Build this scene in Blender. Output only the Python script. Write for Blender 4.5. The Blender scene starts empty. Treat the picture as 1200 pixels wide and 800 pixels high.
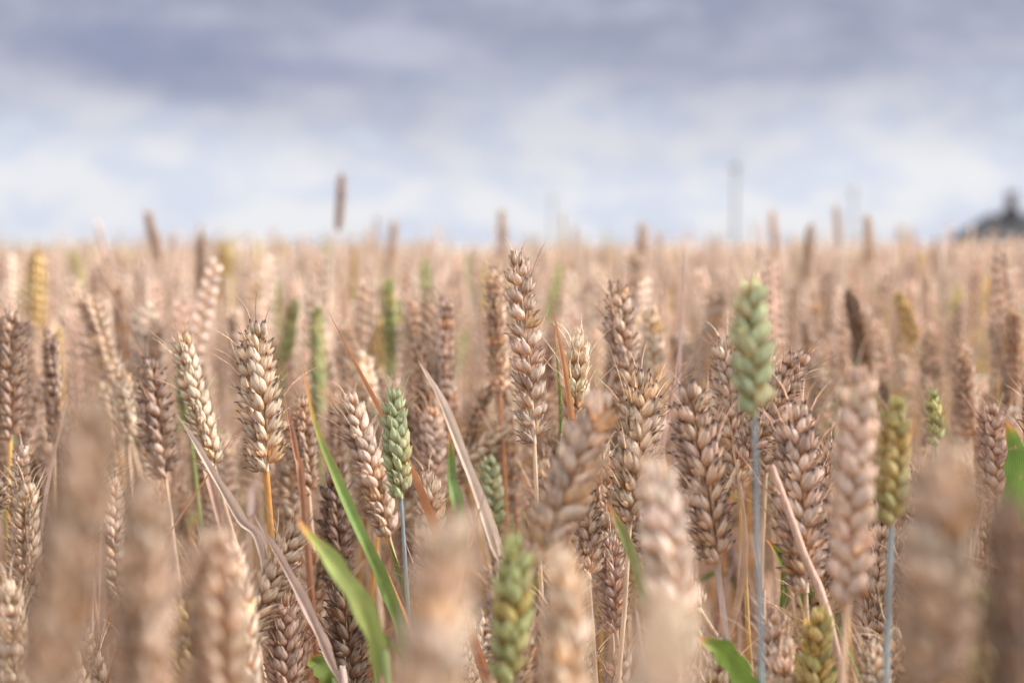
import bpy, math, random
import numpy as np
from mathutils import Vector, Matrix, Quaternion
random.seed(11)
rng = np.random.default_rng(11)
R = math.radians
scene = bpy.context.scene
COL = scene.collection

# ---------------------------------------------------------------- camera
CAM = Vector((0.0, 0.0, 0.92))
TILT = R(3.78)
FPX = 1200 * 50.0 / 36.0
cam_d = bpy.data.cameras.new('camera')
cam = bpy.data.objects.new('camera', cam_d)
COL.objects.link(cam)
cam.location = CAM
cam.rotation_euler = (R(90) - TILT, 0, 0)
cam_d.lens = 50
cam_d.sensor_width = 36
cam_d.clip_start = 0.02
cam_d.clip_end = 20000
cam_d.dof.use_dof = True
cam_d.dof.focus_distance = 0.66
cam_d.dof.aperture_fstop = 5.8
scene.camera = cam
FWD = Vector((0, math.cos(TILT), -math.sin(TILT)))
UPV = Vector((0, math.sin(TILT), math.cos(TILT)))


def at(px, py, d):
    """photograph pixel (1200x800) at depth d metres -> point"""
    return CAM + d * (FWD + Vector((1, 0, 0)) * ((px - 600) / FPX) + UPV * ((400 - py) / FPX))


def proj(p):
    q = Vector(p) - CAM
    d = q.dot(FWD)
    if d < 0.01:
        return (-9999, -9999, d)
    return (600 + FPX * q.x / d, 400 - FPX * q.dot(UPV) / d, d)


# ---------------------------------------------------------------- sky
SUN_AZ = R(82)      # measured from +Y (view direction) towards +X
SUN_EL = R(42)
world = bpy.data.worlds.new('World')
scene.world = world
world.use_nodes = True
wt = world.node_tree
wt.nodes.clear()


class NT:
    """small helper to wire shader nodes"""
    def __init__(s, tree):
        s.t = tree

    def n(s, kind, **kw):
        nd = s.t.nodes.new(kind)
        for k, v in kw.items():
            setattr(nd, k, v)
        return nd

    def put(s, sock, v):
        if isinstance(v, bpy.types.NodeSocket):
            s.t.links.new(v, sock)
        elif v is not None:
            sock.default_value = v

    def math(s, op, a, b=None, c=None, clamp=False):
        nd = s.n('ShaderNodeMath', operation=op, use_clamp=clamp)
        for i, v in enumerate((a, b, c)):
            s.put(nd.inputs[i], v)
        return nd.outputs[0]

    def vmath(s, op, a, b=None):
        nd = s.n('ShaderNodeVectorMath', operation=op)
        s.put(nd.inputs[0], a)
        if b is not None:
            s.put(nd.inputs[1], b)
        return nd.outputs[0]

    def ramp(s, v, lo, hi, a=0.0, b=1.0):
        nd = s.n('ShaderNodeMapRange', interpolation_type='SMOOTHSTEP')
        s.put(nd.inputs[0], v)
        for i, q in enumerate((lo, hi, a, b)):
            s.put(nd.inputs[i + 1], q)
        return nd.outputs[0]

    def mix(s, f, a, b, mode='MIX'):
        nd = s.n('ShaderNodeMix', data_type='RGBA', blend_type=mode)
        s.put(nd.inputs[0], f)
        for sock, v in ((nd.inputs[6], a), (nd.inputs[7], b)):
            if isinstance(v, (tuple, list)) and len(v) == 3:
                v = (*v, 1)
            s.put(sock, v)
        return nd.outputs[2]

    def noise(s, vec, scale, detail=2.0, rough=0.5):
        nd = s.n('ShaderNodeTexNoise')
        s.put(nd.inputs['Vector'], vec)
        nd.inputs['Scale'].default_value = scale
        nd.inputs['Detail'].default_value = detail
        nd.inputs['Roughness'].default_value = rough
        return nd.outputs['Fac']

    def comb(s, x, y, z):
        nd = s.n('ShaderNodeCombineXYZ')
        for i, v in enumerate((x, y, z)):
            s.put(nd.inputs[i], v)
        return nd.outputs[0]


W = NT(wt)
tc = W.n('ShaderNodeTexCoord').outputs['Generated']
sep = W.n('ShaderNodeSeparateXYZ')
wt.links.new(tc, sep.inputs[0])
dx, dy, dz = sep.outputs
sky = W.n('ShaderNodeTexSky', sky_type='NISHITA', sun_disc=False, sun_elevation=SUN_EL, sun_rotation=SUN_AZ,
          air_density=1.2, dust_density=2.5, ozone_density=1.5)
zc = W.math('MAXIMUM', dz, 0.0)
az = W.math('ARCTAN2', dx, dy)
# broken cloud seen at a low angle: long in azimuth, thin in elevation
q1 = W.comb(W.math('MULTIPLY', az, 5.0), W.math('MULTIPLY', zc, 12.0), 3.7)
q2 = W.comb(W.math('MULTIPLY', az, 16.0), W.math('MULTIPLY', zc, 32.0), 9.1)
n1 = W.noise(q1, 1.0, 5.0, 0.5)
n2 = W.noise(q2, 1.0, 6.0, 0.6)
SK = 0.30      # cloud tones, in units of the physical sky (background strength 0.1)


def tone(r_, g_, b_):
    return (r_ * SK, g_ * SK, b_ * SK, 1)


c_low = W.mix(W.ramp(n2, 0.40, 0.60), tone(6.6, 7.1, 8.3), tone(8.2, 8.25, 8.6))
c_deck = W.mix(W.ramp(n2, 0.30, 0.72), tone(2.6, 2.78, 3.95), tone(4.2, 4.3, 5.4))
deck = W.math('ADD', zc, W.math('MULTIPLY', W.math('ADD', W.math('SUBTRACT', n1, 0.5), W.math('MULTIPLY', W.math('SUBTRACT', n2, 0.5), 0.45)), 0.11))
cl = W.mix(W.ramp(deck, 0.022, 0.165), c_low, c_deck)


def blob(a0, e0, sa, se):
    da = W.math('DIVIDE', W.math('SUBTRACT', az, a0), sa)
    de = W.math('DIVIDE', W.math('SUBTRACT', zc, e0), se)
    d2 = W.math('ADD', W.math('MULTIPLY', da, da), W.math('MULTIPLY', de, de))
    d2 = W.math('ADD', d2, W.math('MULTIPLY', W.math('SUBTRACT', n2, 0.5), 1.6))
    return W.ramp(d2, 1.6, 0.0)


# the two heavy clouds over the left of the field and a pale one above them
cl = W.mix(W.math('MULTIPLY', blob(-0.240, 0.126, 0.085, 0.028), 0.7), cl, tone(2.25, 2.5, 3.95))
cl = W.mix(W.math('MULTIPLY', blob(-0.125, 0.119, 0.060, 0.012), 0.50), cl, tone(2.6, 2.85, 4.6))
cl = W.mix(W.math('MULTIPLY', blob(-0.085, 0.138, 0.05, 0.016), 0.40), cl, tone(6.2, 6.2, 7.2))
# higher up the cloud is thinner and lets more light through
cl = W.mix(W.ramp(zc, 0.20, 0.55), cl, W.mix(W.ramp(n1, 0.35, 0.65), tone(21.0, 21.1, 22.0), tone(27.0, 26.8, 26.8)))
cover = W.ramp(n2, 0.28, 0.42, 0.90, 0.97)
col = W.mix(cover, sky.outputs[0], cl)
bg = W.n('ShaderNodeBackground')
bg.inputs['Strength'].default_value = 0.1
wt.links.new(col, bg.inputs['Color'])
wo = W.n('ShaderNodeOutputWorld')
wt.links.new(bg.outputs[0], wo.inputs['Surface'])

# ---------------------------------------------------------------- sun behind thin cloud
sl = bpy.data.lights.new('sun', 'SUN')
sl.energy = 2.5
sl.angle = R(16)
sl.color = (1.0, 0.93, 0.86)
sun = bpy.data.objects.new('sun', sl)
COL.objects.link(sun)
sd = Vector((math.sin(SUN_AZ) * math.cos(SUN_EL), math.cos(SUN_AZ) * math.cos(SUN_EL), math.sin(SUN_EL)))
sun.rotation_euler = sd.to_track_quat('Z', 'Y').to_euler()
sun.location = (4, -2, 6)

scene.view_settings.view_transform = 'Standard'
scene.view_settings.look = 'None'
scene.view_settings.exposure = 1.82
scene.view_settings.gamma = 1
scene.cycles.use_denoising = True
scene.cycles.max_bounces = 7
scene.cycles.diffuse_bounces = 3
scene.cycles.transmission_bounces = 4
scene.cycles.sample_clamp_indirect = 6


# ---------------------------------------------------------------- materials
def new_mat(name):
    m = bpy.data.materials.new(name)
    m.use_nodes = True
    m.node_tree.nodes.clear()
    return m, NT(m.node_tree)


def finish(m, N, color, rough=0.6, trans=0.0, trans_col=None, bump=None, bump_d=0.0002, sheen=0.0):
    p = N.n('ShaderNodeBsdfPrincipled')
    N.put(p.inputs['Base Color'], color)
    N.put(p.inputs['Roughness'], rough)
    p.inputs['Specular IOR Level'].default_value = 0.12
    if bump is not None:
        b = N.n('ShaderNodeBump')
        b.inputs['Strength'].default_value = 0.5
        b.inputs['Distance'].default_value = bump_d
        N.put(b.inputs['Height'], bump)
        N.t.links.new(b.outputs[0], p.inputs['Normal'])
    out = N.n('ShaderNodeOutputMaterial')
    if trans:
        tr = N.n('ShaderNodeBsdfTranslucent')
        N.put(tr.inputs[0], trans_col if trans_col is not None else color)
        mx = N.n('ShaderNodeMixShader')
        mx.inputs[0].default_value = trans
        N.t.links.new(p.outputs[0], mx.inputs[1])
        N.t.links.new(tr.outputs[0], mx.inputs[2])
        N.t.links.new(mx.outputs[0], out.inputs['Surface'])
    else:
        N.t.links.new(p.outputs[0], out.inputs['Surface'])
    return m


def husk_material():
    m, N = new_mat('wheat_husk')
    oi = N.n('ShaderNodeObjectInfo')
    t = N.n('ShaderNodeAttribute', attribute_name='along').outputs['Fac']
    r = N.n('ShaderNodeAttribute', attribute_name='piece').outputs['Fac']
    oc = N.n('ShaderNodeTexCoord').outputs['Object']
    ov = N.vmath('ADD', oc, N.vmath('SCALE', N.comb(oi.outputs['Random'], oi.outputs['Random'], 0.0)))
    tint = oi.outputs['Color']
    nb = N.noise(oc, 420.0, 3.0, 0.6)
    rnd = N.math('FRACT', N.math('ADD', N.math('MULTIPLY', oi.outputs['Random'], 7.3), r))
    st = N.n('ShaderNodeMapping')
    st.inputs['Scale'].default_value = (1300, 1300, 90)
    N.t.links.new(oc, st.inputs['Vector'])
    stripe = N.noise(st.outputs[0], 1.0, 2.0, 0.6)
    c = N.mix(N.ramp(t, 0.0, 0.5), N.mix(1.0, tint, (1.0, 0.78, 0.56), 'MULTIPLY'), tint)
    v = N.math('MULTIPLY', N.ramp(rnd, 0.0, 1.0, 0.78, 1.14), N.ramp(stripe, 0.28, 0.72, 0.70, 1.14))
    c = N.mix(1.0, c, N.comb(v, v, v), 'MULTIPLY')
    c = N.mix(N.ramp(t, 0.5, 0.95, 0.0, 0.22), c, N.mix(0.35, N.mix(1.0, tint, (0.80, 0.80, 0.86), 'MULTIPLY'), (0.36, 0.31, 0.32)))
    # weathered grey bloom on the outer side, sooty points
    c = N.mix(N.math('MULTIPLY', N.ramp(nb, 0.45, 0.72), 0.40), c, N.mix(0.5, tint, (0.50, 0.44, 0.45)))
    tipm = N.ramp(N.math('ADD', t, N.math('MULTIPLY', N.math('SUBTRACT', nb, 0.5), 0.45)), 0.64, 0.95)
    ed = N.n('ShaderNodeAttribute', attribute_name='edge').outputs['Fac']
    edm = N.math('MULTIPLY', N.ramp(N.math('ADD', ed, N.math('MULTIPLY', N.math('SUBTRACT', nb, 0.5), 0.7)), 0.72, 1.0), N.ramp(t, 0.25, 0.7, 0.1, 0.8))
    soot = N.math('MULTIPLY', N.math('MAXIMUM', tipm, edm), oi.outputs['Alpha'])
    c = N.mix(soot, c, (0.085, 0.062, 0.066))
    return finish(m, N, c, 0.8, 0.38, N.mix(1.0, c, (1.0, 0.76, 0.52), 'MULTIPLY'), stripe, 0.0006)


def stem_material():
    m, N = new_mat('wheat_straw')
    oi = N.n('ShaderNodeObjectInfo')
    oc = N.n('ShaderNodeTexCoord').outputs['Object']
    st = N.n('ShaderNodeMapping')
    st.inputs['Scale'].default_value = (1800, 1800, 30)
    N.t.links.new(oc, st.inputs['Vector'])
    stripe = N.noise(st.outputs[0], 1.0, 2.0, 0.6)
    blot = N.noise(oc, 38.0, 3.0, 0.6)
    v = N.math('MULTIPLY', N.ramp(stripe, 0.25, 0.75, 0.72, 1.12), N.ramp(blot, 0.3, 0.7, 0.8, 1.1))
    c = N.mix(1.0, oi.outputs['Color'], N.comb(v, v, v), 'MULTIPLY')
    c = N.mix(N.ramp(blot, 0.52, 0.7, 0.0, 0.45), c, (0.34, 0.25, 0.20))
    return finish(m, N, c, 0.6, 0.0, None, stripe, 0.0004)


def leaf_material(name, green):
    m, N = new_mat(name)
    oi = N.n('ShaderNodeObjectInfo')
    t = N.n('ShaderNodeAttribute', attribute_name='along').outputs['Fac']
    s = N.n('ShaderNodeAttribute', attribute_name='across').outputs['Fac']
    oc = N.n('ShaderNodeTexCoord').outputs['Object']
    veins = N.n('ShaderNodeTexWave', wave_type='BANDS', bands_direction='X')
    N.put(veins.inputs['Vector'], N.comb(s, 0.0, 0.0))
    veins.inputs['Scale'].default_value = 4.0
    veins.inputs['Distortion'].default_value = 0.0
    nb = N.noise(oc, 60.0, 4.0, 0.65)
    v = N.math('MULTIPLY', N.ramp(veins.outputs['Fac'], 0.0, 1.0, 0.72, 1.12), N.ramp(nb, 0.3, 0.7, 0.82, 1.12))
    c = N.mix(1.0, oi.outputs['Color'], N.comb(v, v, v), 'MULTIPLY')
    if green:
        edge = N.math('ABSOLUTE', N.math('SUBTRACT', s, 0.5))
        w = N.math('ADD', t, N.math('MULTIPLY', N.math('SUBTRACT', nb, 0.5), 0.25))
        w = N.math('ADD', w, N.math('MULTIPLY', N.ramp(edge, 0.36, 0.5), 0.10))
        c = N.mix(N.ramp(w, 0.70, 0.93, 0.0, 0.35), c, (0.40, 0.34, 0.08))
        c = N.mix(N.ramp(w, 0.84, 0.97), c, (0.60, 0.26, 0.08))
        c = N.mix(N.ramp(w, 0.95, 1.05), c, (0.28, 0.15, 0.09))
        sp = N.noise(oc, 260.0, 3.0, 0.6)
        c = N.mix(N.ramp(sp, 0.62, 0.72, 0.0, 0.7), c, (0.36, 0.24, 0.10))
    else:
        c = N.mix(N.ramp(nb, 0.55, 0.75, 0.0, 0.35), c, (0.30, 0.21, 0.17))
    return finish(m, N, c, 0.5, 0.3, None, veins.outputs['Fac'], 0.0002)


def field_material():
    m, N = new_mat('wheat_field')
    a = N.n('ShaderNodeAttribute', attribute_name='tint').outputs['Color']
    oc = N.n('ShaderNodeTexCoord').outputs['Object']
    nb = N.noise(oc, 300.0, 2.0, 0.6)
    v = N.ramp(nb, 0.3, 0.7, 0.82, 1.12)
    c = N.mix(1.0, a, N.comb(v, v, v), 'MULTIPLY')
    return finish(m, N, c, 0.7, 0.28)


def plain_material(name, color, rough=0.6, var=0.15, scale=3.0):
    m, N = new_mat(name)
    oc = N.n('ShaderNodeTexCoord').outputs['Object']
    nb = N.noise(oc, scale, 5.0, 0.6)
    v = N.ramp(nb, 0.3, 0.7, 1 - var, 1 + var)
    c = N.mix(1.0, (*color, 1), N.comb(v, v, v), 'MULTIPLY')
    return finish(m, N, c, rough)


def soil_material():
    m, N = new_mat('field_soil')
    oc = N.n('ShaderNodeTexCoord').outputs['Object']
    nb = N.noise(oc, 9.0, 8.0, 0.65)
    nf = N.noise(oc, 0.02, 4.0, 0.55)
    c = N.mix(N.ramp(nb, 0.35, 0.65), (0.10, 0.07, 0.05), (0.26, 0.18, 0.12))
    far = N.n('ShaderNodeSeparateXYZ')
    N.t.links.new(oc, far.inputs[0])
    land = N.mix(N.ramp(nf, 0.45, 0.55), (0.42, 0.32, 0.20), (0.16, 0.19, 0.10))
    c = N.mix(N.ramp(far.outputs[1], 150.0, 320.0), c, land)
    return finish(m, N, c, 0.9, 0, None, nb, 0.02)


M_HUSK = husk_material()
M_STRAW = stem_material()
M_GREEN = leaf_material('green_leaf', True)
M_DRY = leaf_material('dry_leaf', False)
M_FIELD = field_material()
M_SOIL = soil_material()


# ---------------------------------------------------------------- mesh helpers
def mesh_np(name, V, F, mat=None, attrs=None, smooth=True, colors=None):
    """V (n,3), F triangles (m,3) or quads (m,4)"""
    V = np.asarray(V, dtype=np.float32)
    F = np.asarray(F, dtype=np.int32)
    k = F.shape[1]
    me = bpy.data.meshes.new(name)
    me.vertices.add(len(V))
    me.vertices.foreach_set('co', V.ravel())
    me.loops.add(F.size)
    me.loops.foreach_set('vertex_index', F.ravel())
    me.polygons.add(len(F))
    me.polygons.foreach_set('loop_start', np.arange(0, F.size, k, dtype=np.int32))
    me.polygons.foreach_set('loop_total', np.full(len(F), k, dtype=np.int32))
    me.update(calc_edges=True)
    if smooth:
        me.polygons.foreach_set('use_smooth', np.ones(len(F), dtype=bool))
    for an, arr in (attrs or {}).items():
        a = me.attributes.new(an, 'FLOAT', 'POINT')
        a.data.foreach_set('value', np.asarray(arr, dtype=np.float32))
    if colors is not None:
        a = me.attributes.new('tint', 'FLOAT_COLOR', 'POINT')
        c4 = np.ones((len(V), 4), dtype=np.float32)
        c4[:, :3] = colors
        a.data.foreach_set('color', c4.ravel())
    if mat:
        me.materials.append(mat)
    return me


def tri(F):
    F = np.asarray(F)
    return np.concatenate([F[:, [0, 1, 2]], F[:, [0, 2, 3]]])


PT = np.array([0, .10, .28, .48, .66, .82, .93, 1.0])
PW = np.array([.34, .72, .98, .97, .77, .46, .20, .02])


def hull(L, Wd, T, rings=8, segs=8, bulge=0.0, keel=0.0, inner=0.55, awn=0.0, awn_dir=(0, 0)):
    """a pointed boat-shaped husk: z along it, +x is its outer (back) side, y across"""
    ts = PT if rings == 8 else np.linspace(0, 1, rings)
    ws = np.interp(ts, PT, PW)
    V, tt = [], []
    for t, w in zip(ts, ws):
        for k in range(segs):
            a = 2 * math.pi * k / segs
            cx, sy = math.cos(a), math.sin(a)
            x = (T * cx if cx > 0 else T * inner * cx)
            if cx > 0.6:
                x += keel * T * cx
            V.append((x * w + bulge * 4 * t * (1 - t) * L - 0.10 * bulge * L, Wd * sy * w, t * L))
            tt.append(t)
    n = len(ts)
    F = []
    for i in range(n - 1):
        for k in range(segs):
            a, b = i * segs + k, i * segs + (k + 1) % segs
            F.append((a, b, b + segs, a + segs))
    F = tri(F)
    V = np.array(V)
    tt = np.array(tt)
    if awn > 0:
        # hair-fine awn leaving the point
        b0 = len(V)
        P0 = V[-segs:].mean(0) - np.array([0, 0, 0.02 * L])
        AV, AT = [], []
        for i, s in enumerate((0, .35, .7, 1.0)):
            c = P0 + np.array([awn_dir[0] * s * s * awn, awn_dir[1] * s * s * awn, s * awn])
            rr = 0.00026 * (1 - 0.85 * s)
            for k in range(3):
                a = 2 * math.pi * k / 3
                AV.append(c + np.array([rr * math.cos(a), rr * math.sin(a), 0]))
                AT.append(0.35)
        AF = []
        for i in range(3):
            for k in range(3):
                a, b = b0 + i * 3 + k, b0 + i * 3 + (k + 1) % 3
                AF.append((a, b, b + 3, a + 3))
        V = np.concatenate([V, np.array(AV)])
        tt = np.concatenate([tt, AT])
        F = np.concatenate([F, tri(AF)])
    return V, F, tt


def shell(L, Wd, T, arc, flare=0.0, bulge=0.04, keel=0.1, cols=7, sign=1, awn=0.0, awn_dir=(0, 0), ragged=0.0, rnd=None):
    """an open boat-shaped husk (glume, lemma or palea): +x*sign its back, margins free"""
    V, tt, ed = [], [], []
    for t, w in zip(PT, PW):
        for k in range(cols):
            u = 2 * k / (cols - 1) - 1
            a = u * arc
            x = T * math.cos(a) * sign
            if abs(u) < .1:
                x += keel * T * sign
            y = Wd * math.sin(a) * (1 + .10 * abs(u) * t)
            zz = t * L
            if ragged and t > .5:
                zz += rnd.uniform(-ragged, ragged) * L * (t - .4)
            fl = flare * L * max(0, t - .55) ** 2 * 4
            V.append((x * w + (bulge * 4 * t * (1 - t) * L + fl) * sign, y * w, zz))
            tt.append(t)
            ed.append(abs(u))
    F = []
    for i in range(len(PT) - 1):
        for k in range(cols - 1):
            a = i * cols + k
            F.append((a, a + 1, a + cols + 1, a + cols))
    V, F, tt, ed = np.array(V), tri(F), np.array(tt), np.array(ed)
    if awn > 0:
        b0 = len(V)
        P0 = V[-cols:].mean(0) - np.array([0, 0, .02 * L])
        AV, AF = [], []
        for q in (0, .35, .7, 1.0):
            c = P0 + np.array([awn_dir[0] * q * q * awn, awn_dir[1] * q * q * awn, q * awn])
            r_ = .00042 * (1 - .8 * q)
            for k in range(3):
                AV.append(c + np.array([r_ * math.cos(2.094 * k), r_ * math.sin(2.094 * k), 0]))
        for i in range(3):
            for k in range(3):
                a, b = b0 + i * 3 + k, b0 + i * 3 + (k + 1) % 3
                AF.append((a, b, b + 3, a + 3))
        V = np.concatenate([V, np.array(AV)])
        tt = np.concatenate([tt, np.full(12, .35)])
        ed = np.concatenate([ed, np.zeros(12)])
        F = np.concatenate([F, tri(AF)])
    return V, F, tt, ed


def rotm(ax, ang):
    return np.array(Matrix.Rotation(ang, 3, ax))


def join(parts):
    Vs, Fs, Ts, Rs, o = [], [], [], [], 0
    for V, F, t, r in parts:
        Vs.append(V)
        Fs.append(F + o)
        Ts.append(t)
        Rs.append(np.full(len(V), r))
        o += len(V)
    return np.concatenate(Vs), np.concatenate(Fs), np.concatenate(Ts), np.concatenate(Rs)


def spikelet_parts(seed, rings=5, segs=5):
    """simple spikelet for plants farther off"""
    r = random.Random(seed)
    P = []
    m = 0.001
    for sgn in (-1, 1):
        V, F, t = hull(9.8 * m, 2.4 * m, 2.9 * m, rings, segs, 0.05)
        V = V @ (rotm('Y', R(4)) @ rotm('X', R(-13 * sgn))).T + np.array((0.3 * m, 1.9 * m * sgn, 0))
        P.append((V, F, t, r.random()))
    return join(P)


def spik_mesh(name, seed, awn=0.0, slim=1.0, rag=0.0):
    """one spikelet in metres: x away from the rachis, y across, z up. Two glumes, three florets (lemma and palea)"""
    r = random.Random(seed)
    j = lambda q: r.uniform(-q, q)
    m = 0.001
    Vs, Fs, Ts, Es, Rs = [], [], [], [], []
    off = 0

    def add(h, ry, rx, rz, loc, pr):
        nonlocal off
        V, F, t, e = h
        V = V @ (rotm('Z', rz) @ rotm('Y', ry) @ rotm('X', rx)).T + np.array(loc)
        Vs.append(V)
        Fs.append(F + off)
        Ts.append(t)
        Es.append(e)
        Rs.append(np.full(len(V), pr))
        off += len(V)

    def floret(L, wd, th, ry, rx, rz, loc, aw, ad):
        pr = r.random()
        gap = R(5 + abs(j(9)) + 9 * rag)
        wd, th = wd * (1 - .30 * rag), th * (1 - .34 * rag)
        add(shell(L, wd, th, R(112), .05 + abs(j(.08)) + .16 * rag, .045 - .02 * rag, .08 + .2 * rag, 7, 1, aw, ad, .05 + .05 * rag, r), ry, rx, rz, loc, pr)
        add(shell(L * .93, wd * .9, th * .62, R(105), .0, .02, 0, 5, -1, 0, (0, 0), .06, r), ry - gap, rx, rz, loc, (pr + .4) % 1)
    for sg in (-1, 1):
        aw = awn * r.uniform(.5, 1.0) if awn and r.random() < .75 else 0.0
        floret((10.5 + j(1.1)) * m, (2.15 + j(.2)) * m * slim, (2.5 + j(.25)) * m, R(2 + j(5)), R(-(13 + j(5)) * sg), R(25 * sg + j(10)),
               ((.5 + j(.3)) * m, 1.9 * m * sg * slim, (1.0 + j(.4)) * m), aw, (r.uniform(0, .5), .35 * sg))
        # glume: back turned to the side, sharp keel, free margins
        add(shell((8.6 + j(.9) + .6 * rag) * m, (2.5 + j(.3)) * m * (1 - .28 * rag), (1.7 + j(.2)) * m * (1 - .3 * rag), R(100), .06 + abs(j(.10)) + .22 * rag, .05, .30 + .2 * rag, 7, 1, 0, (0, 0), .04 + .06 * rag, r),
            R(6 + j(5)), R(-(9 + j(6)) * sg), R(68 * sg + j(12)), ((.5 + j(.3)) * m, 2.6 * m * sg * slim, -.2 * m), r.random())
    aw = awn * r.uniform(.6, 1.0) if awn else 0.0
    floret((8.8 + j(.8)) * m, 2.1 * m * slim, (2.2 + j(.2)) * m, R(7 + j(6)), R(j(7)), R(j(15)), (1.5 * m, j(.4) * m, (2.6 + j(.5)) * m), aw, (.35, j(.3)))
    if rag:
        # worn spikelet: a fourth floret and a loose chaff scale standing off
        floret((8.2 + j(.8)) * m, 2.0 * m, 2.0 * m, R(22 + j(6)), R(j(12)), R(j(20)), (2.4 * m, j(.8) * m, (1.6 + j(.5)) * m), 0, (0, 0))
        sg = r.choice((-1, 1))
        add(shell((8.0 + j(.9)) * m, 1.5 * m, 1.0 * m, R(95), .3, .05, .4, 7, 1, 0, (0, 0), .12, r), R(26 + j(8)), R(-(20 + j(8)) * sg), R(40 * sg), (1.4 * m, 2.2 * m * sg, .6 * m), r.random())
    return mesh_np(name, np.concatenate(Vs), np.concatenate(Fs), M_HUSK,
                   {'along': np.concatenate(Ts), 'piece': np.concatenate(Rs), 'edge': np.concatenate(Es)})


SPK = [spik_mesh('spikelet', 100 + i) for i in range(9)]
SPK_RAG = [spik_mesh('spikelet', 400 + i, awn=(.006 if i % 3 == 0 else 0), rag=1.0) for i in range(7)]
SPK_AWN = [spik_mesh('spikelet', 200 + i, awn=0.012 + 0.0035 * i, rag=.4 * (i % 2)) for i in range(6)]
SPK_TIP = [spik_mesh('spikelet', 300 + i, awn=0.012 + 0.004 * (i % 3), slim=0.75) for i in range(4)]


def frame_along(pts):
    pts = [Vector(p) for p in pts]
    tg = []
    for i in range(len(pts)):
        a = pts[max(0, i - 1)]
        b = pts[min(len(pts) - 1, i + 1)]
        tg.append((b - a).normalized())
    return pts, tg


def catmull(P, n):
    P = [Vector(p) for p in P]
    P = [P[0] * 2 - P[1]] + P + [P[-1] * 2 - P[-2]]
    out = []
    segs = len(P) - 3
    for s in range(segs):
        a, b, c, d = P[s:s + 4]
        for i in range(n):
            t = i / n
            out.append(0.5 * ((2 * b) + (c - a) * t + (2 * a - 5 * b + 4 * c - d) * t * t + (3 * b - a - 3 * c + d) * t ** 3))
    out.append(P[-2])
    return out


def tube(pts, rad, segs=7):
    pts, tg = frame_along(pts)
    ref = Vector((0, 1, 0.05))
    V = []
    for p, t, r in zip(pts, tg, rad):
        u = t.cross(ref).normalized()
        w = t.cross(u)
        for k in range(segs):
            a = 2 * math.pi * k / segs
            V.append(p + (u * math.cos(a) + w * math.sin(a)) * r)
    F = []
    for i in range(len(pts) - 1):
        for k in range(segs):
            a, b = i * segs + k, i * segs + (k + 1) % segs
            F.append((a, b, b + segs, a + segs))
    return np.array(V), np.array(F)


def ribbon(pts, width, face, fold=0.35, twist=0.0, cols=5):
    """leaf blade: pts from stem to point"""
    pts, tg = frame_along(pts)
    n = len(pts)
    V, al, ac = [], [], []
    ph, ph2 = random.uniform(0, 6), random.uniform(0, 6)
    for i, (p, t) in enumerate(zip(pts, tg)):
        s = i / (n - 1)
        w = width * min(1.0, 0.55 + 1.6 * s) * (1 - max(0, (s - 0.5) / 0.5) ** 1.8) + 0.00015
        side = t.cross(face).normalized()
        nrm = side.cross(t).normalized()
        p = p + nrm * (width * .15 * math.sin(9 * s + ph)) + side * (width * .14 * math.sin(7 * s + ph2))
        q = Quaternion(t, twist * s)
        side, nrm = q @ side, q @ nrm
        for k in range(cols):
            u = k / (cols - 1) - 0.5
            wu = w * (1 + .16 * math.sin(23 * s + ph * 2 + 5 * (u > 0)) * abs(u) * 2)
            V.append(p + side * (u * wu) + nrm * (abs(u) * wu * fold * (1 + .35 * math.sin(13 * s + ph2))))
            al.append(s)
            ac.append(u + 0.5)
    F = []
    for i in range(n - 1):
        for k in range(cols - 1):
            a = i * cols + k
            F.append((a, a + 1, a + cols + 1, a + cols))
    return np.array(V), np.array(F), np.array(al), np.array(ac)


def link(name, data, parent=None, loc=None):
    o = bpy.data.objects.new(name, data)
    COL.objects.link(o)
    if parent is not None:
        o.parent = parent
    if loc is not None:
        o.location = loc
    return o


def tag(o, label=None, cat=None, group=None, kind=None):
    if label:
        o['label'] = label
    if cat:
        o['category'] = cat
    if group:
        o['group'] = group
    if kind:
        o['kind'] = kind
    return o


# ---------------------------------------------------------------- ground
def sstep(x, a, b):
    t = np.clip((x - a) / (b - a), 0, 1)
    return t * t * (3 - 2 * t)


def ground_z(x, y):
    x = np.asarray(x, float)
    y = np.asarray(y, float)
    up = sstep(y, 4, 30)
    lim = np.clip(x, -60, 60)
    return up * (0.013 * lim - 0.0012 * np.clip(y - 10, 0, 200))


gx = np.concatenate([-np.geomspace(6000, 1, 26), np.linspace(-0.8, 0.8, 5), np.geomspace(1, 6000, 26)])
gy = np.concatenate([[-60, -20, -6, -2, 0, 2], np.geomspace(3, 9000, 44)])
GX, GY = np.meshgrid(gx, gy)
GZ = ground_z(GX, GY)
fade = 1 - sstep(GY, 330, 900)
GZ = GZ * fade - 3.0 * (1 - fade)
nx, ny = len(gx), len(gy)
idx = np.arange(nx * ny).reshape(ny, nx)
GF = np.stack([idx[:-1, :-1].ravel(), idx[:-1, 1:].ravel(), idx[1:, 1:].ravel(), idx[1:, :-1].ravel()], 1)
g = link('ground', mesh_np('ground', np.stack([GX.ravel(), GY.ravel(), GZ.ravel()], 1), GF, M_SOIL))
tag(g, 'brown soil of the wheat field running out to the horizon', 'ground', kind='structure')

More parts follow.
